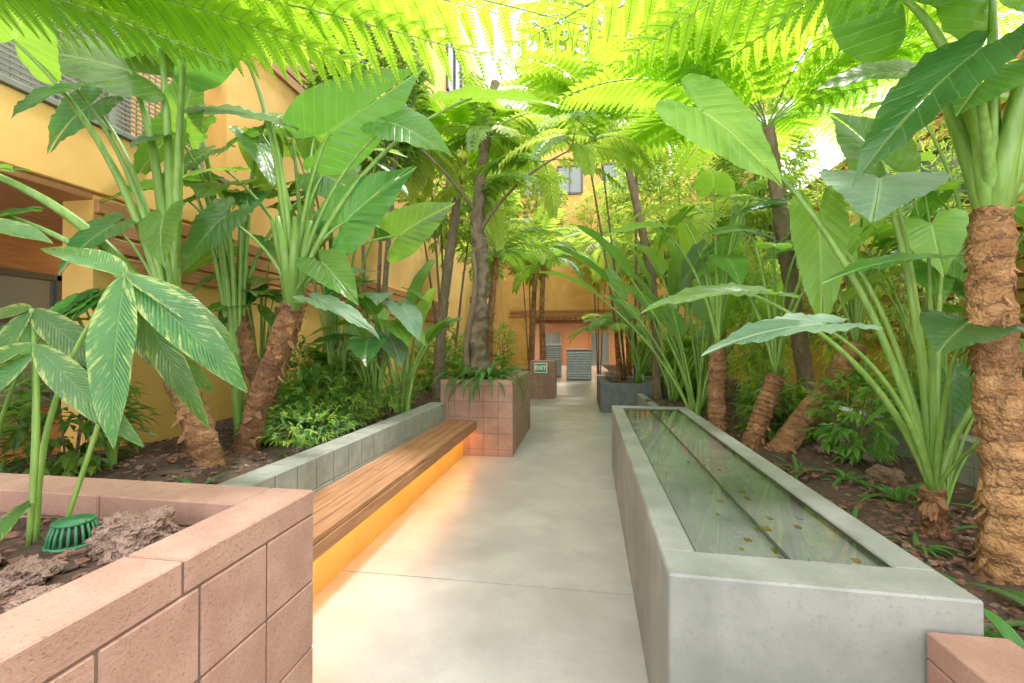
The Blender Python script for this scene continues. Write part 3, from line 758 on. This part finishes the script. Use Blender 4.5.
# overhead tree ferns
p=thing('tree_fern','tall tree fern arching bright green fronds over the path','fern',(-2.85,.9,.87))
c1=V((-2.8,1.1,2.9)); trunk([(-2.85,.9,.8),(-2.83,.95,1.8),c1],.1,.09,'bark',20,plant=p,flaps=20)
for e,ct,L,dr in [((-.3,2.4,2.92),(-1.7,1.8,3.15),.44,.5),((-1.0,2.2,2.8),(-1.9,1.7,3.08),.38,.5),
      ((.1,2.9,3.35),(-1.4,2.3,3.65),.55,.35),((-1.4,2.8,3.3),(-2.1,2.1,3.45),.44,.35),
      ((-1.6,1.8,2.7),(-2.3,1.4,2.9),.26,.5),((.1,2.2,2.95),(-1.4,1.7,3.2),.42,.4)]:
    frond(p,bez(c1,ct,e,24),L,droop=dr,mat='fern')
p=thing('tree_fern','tall tree fern with bright backlit fronds above the pool','fern',(2.6,1.2,.36))
c2=V((2.5,1.3,3.05)); trunk([(2.6,1.2,.3),(2.55,1.25,1.8),c2],.11,.09,'bark',20,plant=p,flaps=20)
for e,ct,L,dr in [((.2,2.5,2.95),(1.3,1.9,3.35),.55,.25),((-.2,3.2,3.55),(1.0,2.6,3.85),.6,.25),((.8,2.1,2.8),(1.6,1.7,3.1),.4,.35),((.9,3.1,3.25),(1.7,2.3,3.5),.55,.3),
      ((1.4,3.0,3.2),(2.0,2.2,3.45),.45,.35),((.4,2.0,2.85),(1.4,1.5,3.15),.38,.3),((-.5,2.7,3.2),(1.0,2.1,3.55),.5,.25)]:
    frond(p,bez(c2,ct,e,24),L,droop=dr,mat='fern')
p=thing('tree_fern','tree fern further along with spreading bright fronds','fern',(2.7,5.6,.36))
c3=V((2.0,5.1,3.75)); trunk([(2.7,5.6,.3),(2.35,5.35,2),c3],.09,.07,'bark',24,plant=p,flaps=20)
for k in range(12):
    frond(p,arc(c3,k*.524+R.uniform(-.2,.2),.78,2.5,1.3,18),.66,26,18,'fern',.25)
p=thing('tree_fern','tree fern by the yellow wall with spreading fronds','fern',(-2.3,6.9,.5))
c4=V((-1.9,7.0,4.5)); trunk([(-2.3,6.9,.45),(-2.2,6.9,2),c4],.09,.07,'bark',24,plant=p,flaps=20)
for k in range(11):
    frond(p,arc(c4,k*.571+R.uniform(-.2,.2),.7,1.8,1.3,18),.52,26,16,'fern',.3)
p=thing('tree_fern','slender tree fern with a wide crown above the far path','fern',(1.5,9.0,.36))
c5=V((.8,8.6,5.3)); trunk([(1.5,9.0,.3),(1.4,8.9,2.5),c5],.09,.07,'bark',24,plant=p,flaps=20)
for k in range(11):
    frond(p,arc(c5,k*.571+R.uniform(-.2,.2),.82,3.0,1.25,18),.8,26,18,'fern',.25)

p=thing('elephant_ear','large elephant ear plant with long pale stalks beside the pool','plant',(1.93,2.75,.36))
hub=V((1.90,2.72,.58))
trunk([(1.95,2.78,.3),(1.92,2.75,.45),(1.9,2.73,.62)],.06,.05,'trunk',8,plant=p,amp=.15,flaps=16)
for A,T,W,N,m_,r in [
 ((1.63,2.7,2.32),(1.36,2.25,2.08),.58,(0,-.6,1),'earg',.019),
 ((.62,2.4,2.62),(1.02,2.3,2.22),.34,(-.4,-1,.5),'earl',.017),
 ((.80,2.3,1.66),(.30,2.25,1.67),.42,(0,-.25,1),'ear',.016),
 ((1.03,2.1,1.49),(.53,2.05,1.46),.36,(0,-.25,1),'earg',.014),
 ((1.42,2.9,2.13),(1.40,2.75,1.48),.30,(-.2,-1,.1),'earl',.015),
 ((1.73,2.5,1.84),(1.2,2.4,1.82),.32,(0,-.25,1),'ear',.015),
 ((1.75,2.3,1.5),(1.5,2.1,1.42),.34,(0,-.4,1),'eard',.013),
 ((2.3,2.6,1.4),(2.5,2.4,1.2),.4,(0,-.6,1),'ear',.016),
 ((1.95,3.2,2.6),(1.7,3.2,3.0),.45,(0,-1,.2),'ear',.018),
 ((2.1,2.9,1.2),(2.0,2.7,.9),.3,(0,-1,.4),'eard',.01),
 ((2.05,2.4,1.0),(2.0,2.15,.8),.26,(0,-.9,.6),'eard',.009),
 ((2.3,3.2,2.0),(2.5,3.0,1.7),.4,(0,-.8,.7),'ear',.017)]:
    add_ear(p,hub,A,T,W,N,m_,r)
p=thing('elephant_ear','giant elephant ear with thick peeling brown trunk','plant',(1.84,2.3,.36))
hub=V((1.85,2.3,2.0))
trunk([(1.86,2.28,.3),(1.89,2.3,.9),(1.84,2.3,1.5),(1.85,2.3,2.02)],.09,.072,'trunk2',18,plant=p,amp=.18,flaps=110,seg=32,rough=.2,fang=(.02,.35),fs=(.03,.09),fw=(.012,.06))
mb=MB()
for q,l,r in ((0.2,.7,.055),(1.4,.6,.05),(2.7,.65,.05),(3.6,.6,.046),(4.7,.65,.054),(5.5,.7,.05)):
    d=V((math.cos(q)*.28,math.sin(q)*.28,1)); mb.tube([hub-UP*.08,hub+d*l*.35,hub+d*l*.7,hub+d*l],[r,r*.8,r*.5,r*.3],'stalk',10)
mb.obj('sheath',p)
for A,T,W,N,m_,r in [
 ((1.50,1.95,2.52),(1.0,1.85,2.12),.36,(-.5,-.6,.7),'eard',.022),
 ((1.55,2.4,3.1),(1.1,2.2,3.4),.55,(0,-.5,-.8),'ear',.028),
 ((2.2,2.2,3.0),(2.6,1.9,3.0),.6,(0,-.7,.6),'ear',.03),
 ((1.9,2.0,2.9),(1.6,1.7,2.75),.45,(-.3,-.7,.7),'eard',.026),
 ((2.1,2.6,3.2),(1.9,2.6,3.7),.6,(0,-1,.1),'ear',.026),
 ((1.75,2.7,2.9),(1.35,2.75,2.95),.5,(0,-.6,.7),'ear',.024),
 ((1.7,2.1,2.55),(1.45,1.9,2.35),.35,(-.2,-.8,.6),'ear',.018),
 ((2.3,2.0,2.3),(2.4,1.7,2.0),.4,(-.3,-.8,.6),'ear',.02)]:
    add_ear(p,hub,A,T,W,N,m_,r)
def crowned(label,pts,r0,r1,n,L,lw,az0=0,mats=('palm',),name='palm',ll=.4,cat='palm'):
    p=thing(name,label,cat,pts[0]); trunk(pts,r0,r1,'trunk',24,plant=p,amp=.12,flaps=30)
    for k in range(n):
        a=k*2.4+az0; pinnate(p,arc(pts[-1],a,R.uniform(.4,1.3),L*R.uniform(.8,1.1),R.uniform(1.2,2.0)),ll,lw,26,R.choice(mats),.4)
    return p
ear_tree('elephant ear with leaning ringed trunk',[(1.9,4.7,.3),(2.15,4.7,.65),(2.42,4.7,1.02),(2.62,4.7,1.4)],.12,.095,11,1.6,.58,['ear','earl','eard'])
ear_tree('elephant ear with upright brown trunk',[(1.52,5.2,.3),(1.5,5.2,.8),(1.52,5.2,1.4)],.1,.085,9,1.7,.55,['ear','earl','earg'])
ear_tree('elephant ear with short slanted trunk',[(1.68,4.8,.3),(1.82,4.8,.7),(1.95,4.8,1.1)],.1,.08,8,1.5,.48,['ear','earl'])
ear_tree('elephant ear with ringed trunk close to the wall',[(3.3,4.2,.3),(3.25,4.2,1.0),(3.3,4.2,1.6)],.1,.08,9,1.9,.55,['ear','eard','earl'])
ear_clump('elephant ear clump with thin stalks in the mulch bed',(2.6,3.6,.36),14,2.5,.48,['ear','eard','earl'],rad=.75,face=-1.6)
ear_clump('low elephant ear clump growing from the mulch',(2.3,3.2,.36),9,.95,.3,['ear','eard'],rad=.4,face=-1.6,spread=2.2,r=.008)
for b in ((1.55,6.4,.36),(1.9,7.3,.36),(1.6,8.2,.36)):
    paddles('bird of paradise clump with tall banana-like leaves',b,[(R.uniform(0,6.28),R.uniform(.15,.8),R.uniform(1.2,2.3),R.uniform(.8,1.15),R.uniform(.26,.36)) for i in range(10)])
paddles('bird of paradise clump with broad paddle leaves in the dark planter',(1.3,10.2,.54),[(R.uniform(0,6.28),R.uniform(.2,.9),R.uniform(1.0,2.1),R.uniform(.6,1.0),R.uniform(.24,.34)) for i in range(13)])
crowned('slender feather palm in the planting bed',[(2.5,8.5,.3),(2.55,8.5,2),(2.4,8.4,3.6)],.09,.06,12,1.6,.05,mats=('palm','smally'),ll=.5)
crowned('feather palm arching over the path',[(-2.0,9.5,.4),(-1.95,9.5,2),(-1.8,9.4,3.3)],.09,.06,13,1.8,.05,1.,mats=('palm','smally'),ll=.5)
crowned('short feather palm in the dark planter',[(.95,10.8,.5),(.9,10.8,1.0),(.85,10.7,1.7)],.06,.05,13,1.3,.04,.5,mats=('palm','smally'),ll=.4)
crowned('slim palm beyond the pink planter',[(-1.0,12.2,.9),(-1.05,12.2,2.2),(-1.0,12.2,3.6)],.09,.06,14,1.9,.06,.5,mats=('palm','smally'),ll=.5)
crowned('tall distant palm beside the path',[(1.5,14,.1),(1.4,14,2.5),(.9,14,4.4)],.09,.06,14,2.3,.07,.5,mats=('smally','smally'),ll=.6)
crowned('tall distant palm near the yellow facade',[(-1.7,15,.1),(-1.6,15,2.6),(-1.4,15,4.8)],.09,.06,14,2.0,.07,.2,mats=('palm','smally'),ll=.6)
for x,y,h,r in ((3.7,3.0,3.4,.6),(3.7,5.4,3.6,.6),(3.7,6.9,4.0,.6),(3.6,9,4.2,.7),(2.4,6.5,2.6,.45)):
    shrub('bamboo','dense fine-leaved bamboo clump against the yellow wall','bamboo',(x,y,.34),h,r,750,.12,.018,'small',12,.15,smat='stalk',rs=.009,mats=['small','smally','smally'])
def tree(label,base,h,r,nl,L,W,mats,lo=.45,st=4):
    shrub('tree',label,'tree',base,h,r,nl,L,W,None,st,lo,rs=.03,mats=mats)
tree('leafy tree with bright small leaves beside the path',(2.6,12.8,.3),6.5,1.6,1000,.2,.07,['smally','small'])
tree('leafy tree with bright small leaves near the far facade',(2.5,18,.0),9.0,1.7,1100,.26,.09,['smally','small'],.38)
tree('leafy tree by the yellow wall',(-2.6,12,.4),6.2,.9,750,.2,.07,['smally','small'])
tree('tree with drooping light green leaves',(-2.6,8.4,.5),5.2,1.0,650,.17,.06,['small','smally'],.55)
tree('light green leafy tree near the far facade',(-2.0,18.5,.0),9.5,1.4,1000,.26,.09,['smally','small'],.42)
tree('small leafy tree in front of the far yellow facade',(.9,21.6,.0),9,1.4,600,.28,.1,['smally'],.45)
tree('tall leafy tree over the planting bed',(3.6,9.4,.3),6.6,.85,900,.17,.07,['small','smally'],.5)
tree('tall leafy tree above the balcony wall',(-2.8,5.6,.5),5.6,.75,750,.16,.06,['small','smalld'],.55)
tree('tall spreading tree with a bright canopy above the path',(1.3,11.0,.5),10.0,2.7,1500,.24,.09,['smally','smally','small'],.56,4)
for i in range(11):
    x,y=R.choice([(-2.8,9),(-2.6,10.5),(-2.7,8.0),(2.3,9.0),(2.6,9.8),(2.6,12),(2.3,13.5),(-2.6,13.5),(-2.6,16)]); x+=R.uniform(-.3,.3); y+=R.uniform(-.6,.6)
    shrub('shrub','mid-height leafy green shrub in the planting bed','shrub',(x,y,.35),R.uniform(1.,1.9),.5,240,.14,.05,'small',6,.1,rs=.01,mats=['small','smally','palm'])
for i in range(8):
    x=R.uniform(-3.35,-2.5); y=R.uniform(1.7,5.6)
    if abs(x+2.6)<.25 and abs(y-2.9)<.4: continue
    shrub('shrub','leafy understory shrub in the bed','shrub',(x,y,GL(x,y)-.05),R.uniform(.5,1.0),.36,130,.12,.045,'smalld',5,.05,rs=.008,mats=['smalld','small'])
for i in range(10):
    x=R.choice([R.uniform(2.1,2.5),R.uniform(3.6,3.9)]); y=R.uniform(3.8,7.6)
    shrub('shrub','leafy understory shrub in the bed','shrub',(x,y,GR(x,y)-.05),R.uniform(.4,.9),.32,120,.12,.045,'smalld',5,.05,rs=.008,mats=['smalld','small','small'])
for x,y,n,L,W in ((1.42,1.62,26,.38,.06),(1.62,1.5,26,.42,.07),(1.3,1.95,14,.22,.035),(1.75,1.9,20,.35,.05),(1.5,3.3,16,.22,.02),(1.7,3.8,16,.3,.03),(1.45,4.3,16,.25,.03),(1.35,2.7,12,.18,.03),(2.1,3.3,14,.35,.05),(2.4,2.7,18,.45,.05),(1.5,4.9,16,.3,.03),(1.32,1.5,14,.3,.04),(1.6,2.9,16,.22,.03),(1.95,3.6,18,.3,.045),(1.28,3.7,10,.2,.03),(1.55,2.3,14,.22,.03),(1.3,3.3,10,.2,.025),(1.7,2.55,14,.25,.03)):
    strappy('clivia','strap-leaved green plant growing in the mulch',(x,y,GR(x,y)),n,L,W)
for x,y in ((-2.25,2.3),(-2.4,1.9),(-2.2,3.1),(-2.8,2.1)):
    strappy('clivia','strap-leaved green plant behind the grey wall',(x,y,GL(x,y)),16,.3,.035,sag=(1.4,2.6))

# ================================================================= LIGHT
w=bpy.data.worlds.new('World'); bpy.context.scene.world=w; w.use_nodes=True
nt=w.node_tree; nt.nodes.clear()
out=nt.nodes.new('ShaderNodeOutputWorld'); bg=nt.nodes.new('ShaderNodeBackground')
bg.inputs[0].default_value=(1,.99,.965,1); bg.inputs[1].default_value=4.0
nt.links.new(bg.outputs[0],out.inputs[0])
s=bpy.data.lights.new('sun','SUN'); s.energy=7; s.angle=math.radians(7); s.color=(1,.95,.85)
o=bpy.data.objects.new('sun',s); o.rotation_euler=(math.radians(-26),math.radians(12),0); COL.objects.link(o)
vs=bpy.context.scene.view_settings
vs.view_transform='Standard'; vs.gamma=1.2; vs.exposure=-.05
for ob in list(bpy.data.objects):
    if '_o' in ob: del ob['_o']
cam=bpy.data.cameras.new('camera'); cam.lens=15.47; cam.sensor_width=36; cam.clip_start=.05
c=bpy.data.objects.new('camera',cam); c.location=(0,0,1.4); c.rotation_euler=(math.radians(90.45),0,math.radians(8.8)); COL.objects.link(c)
bpy.context.scene.camera=c
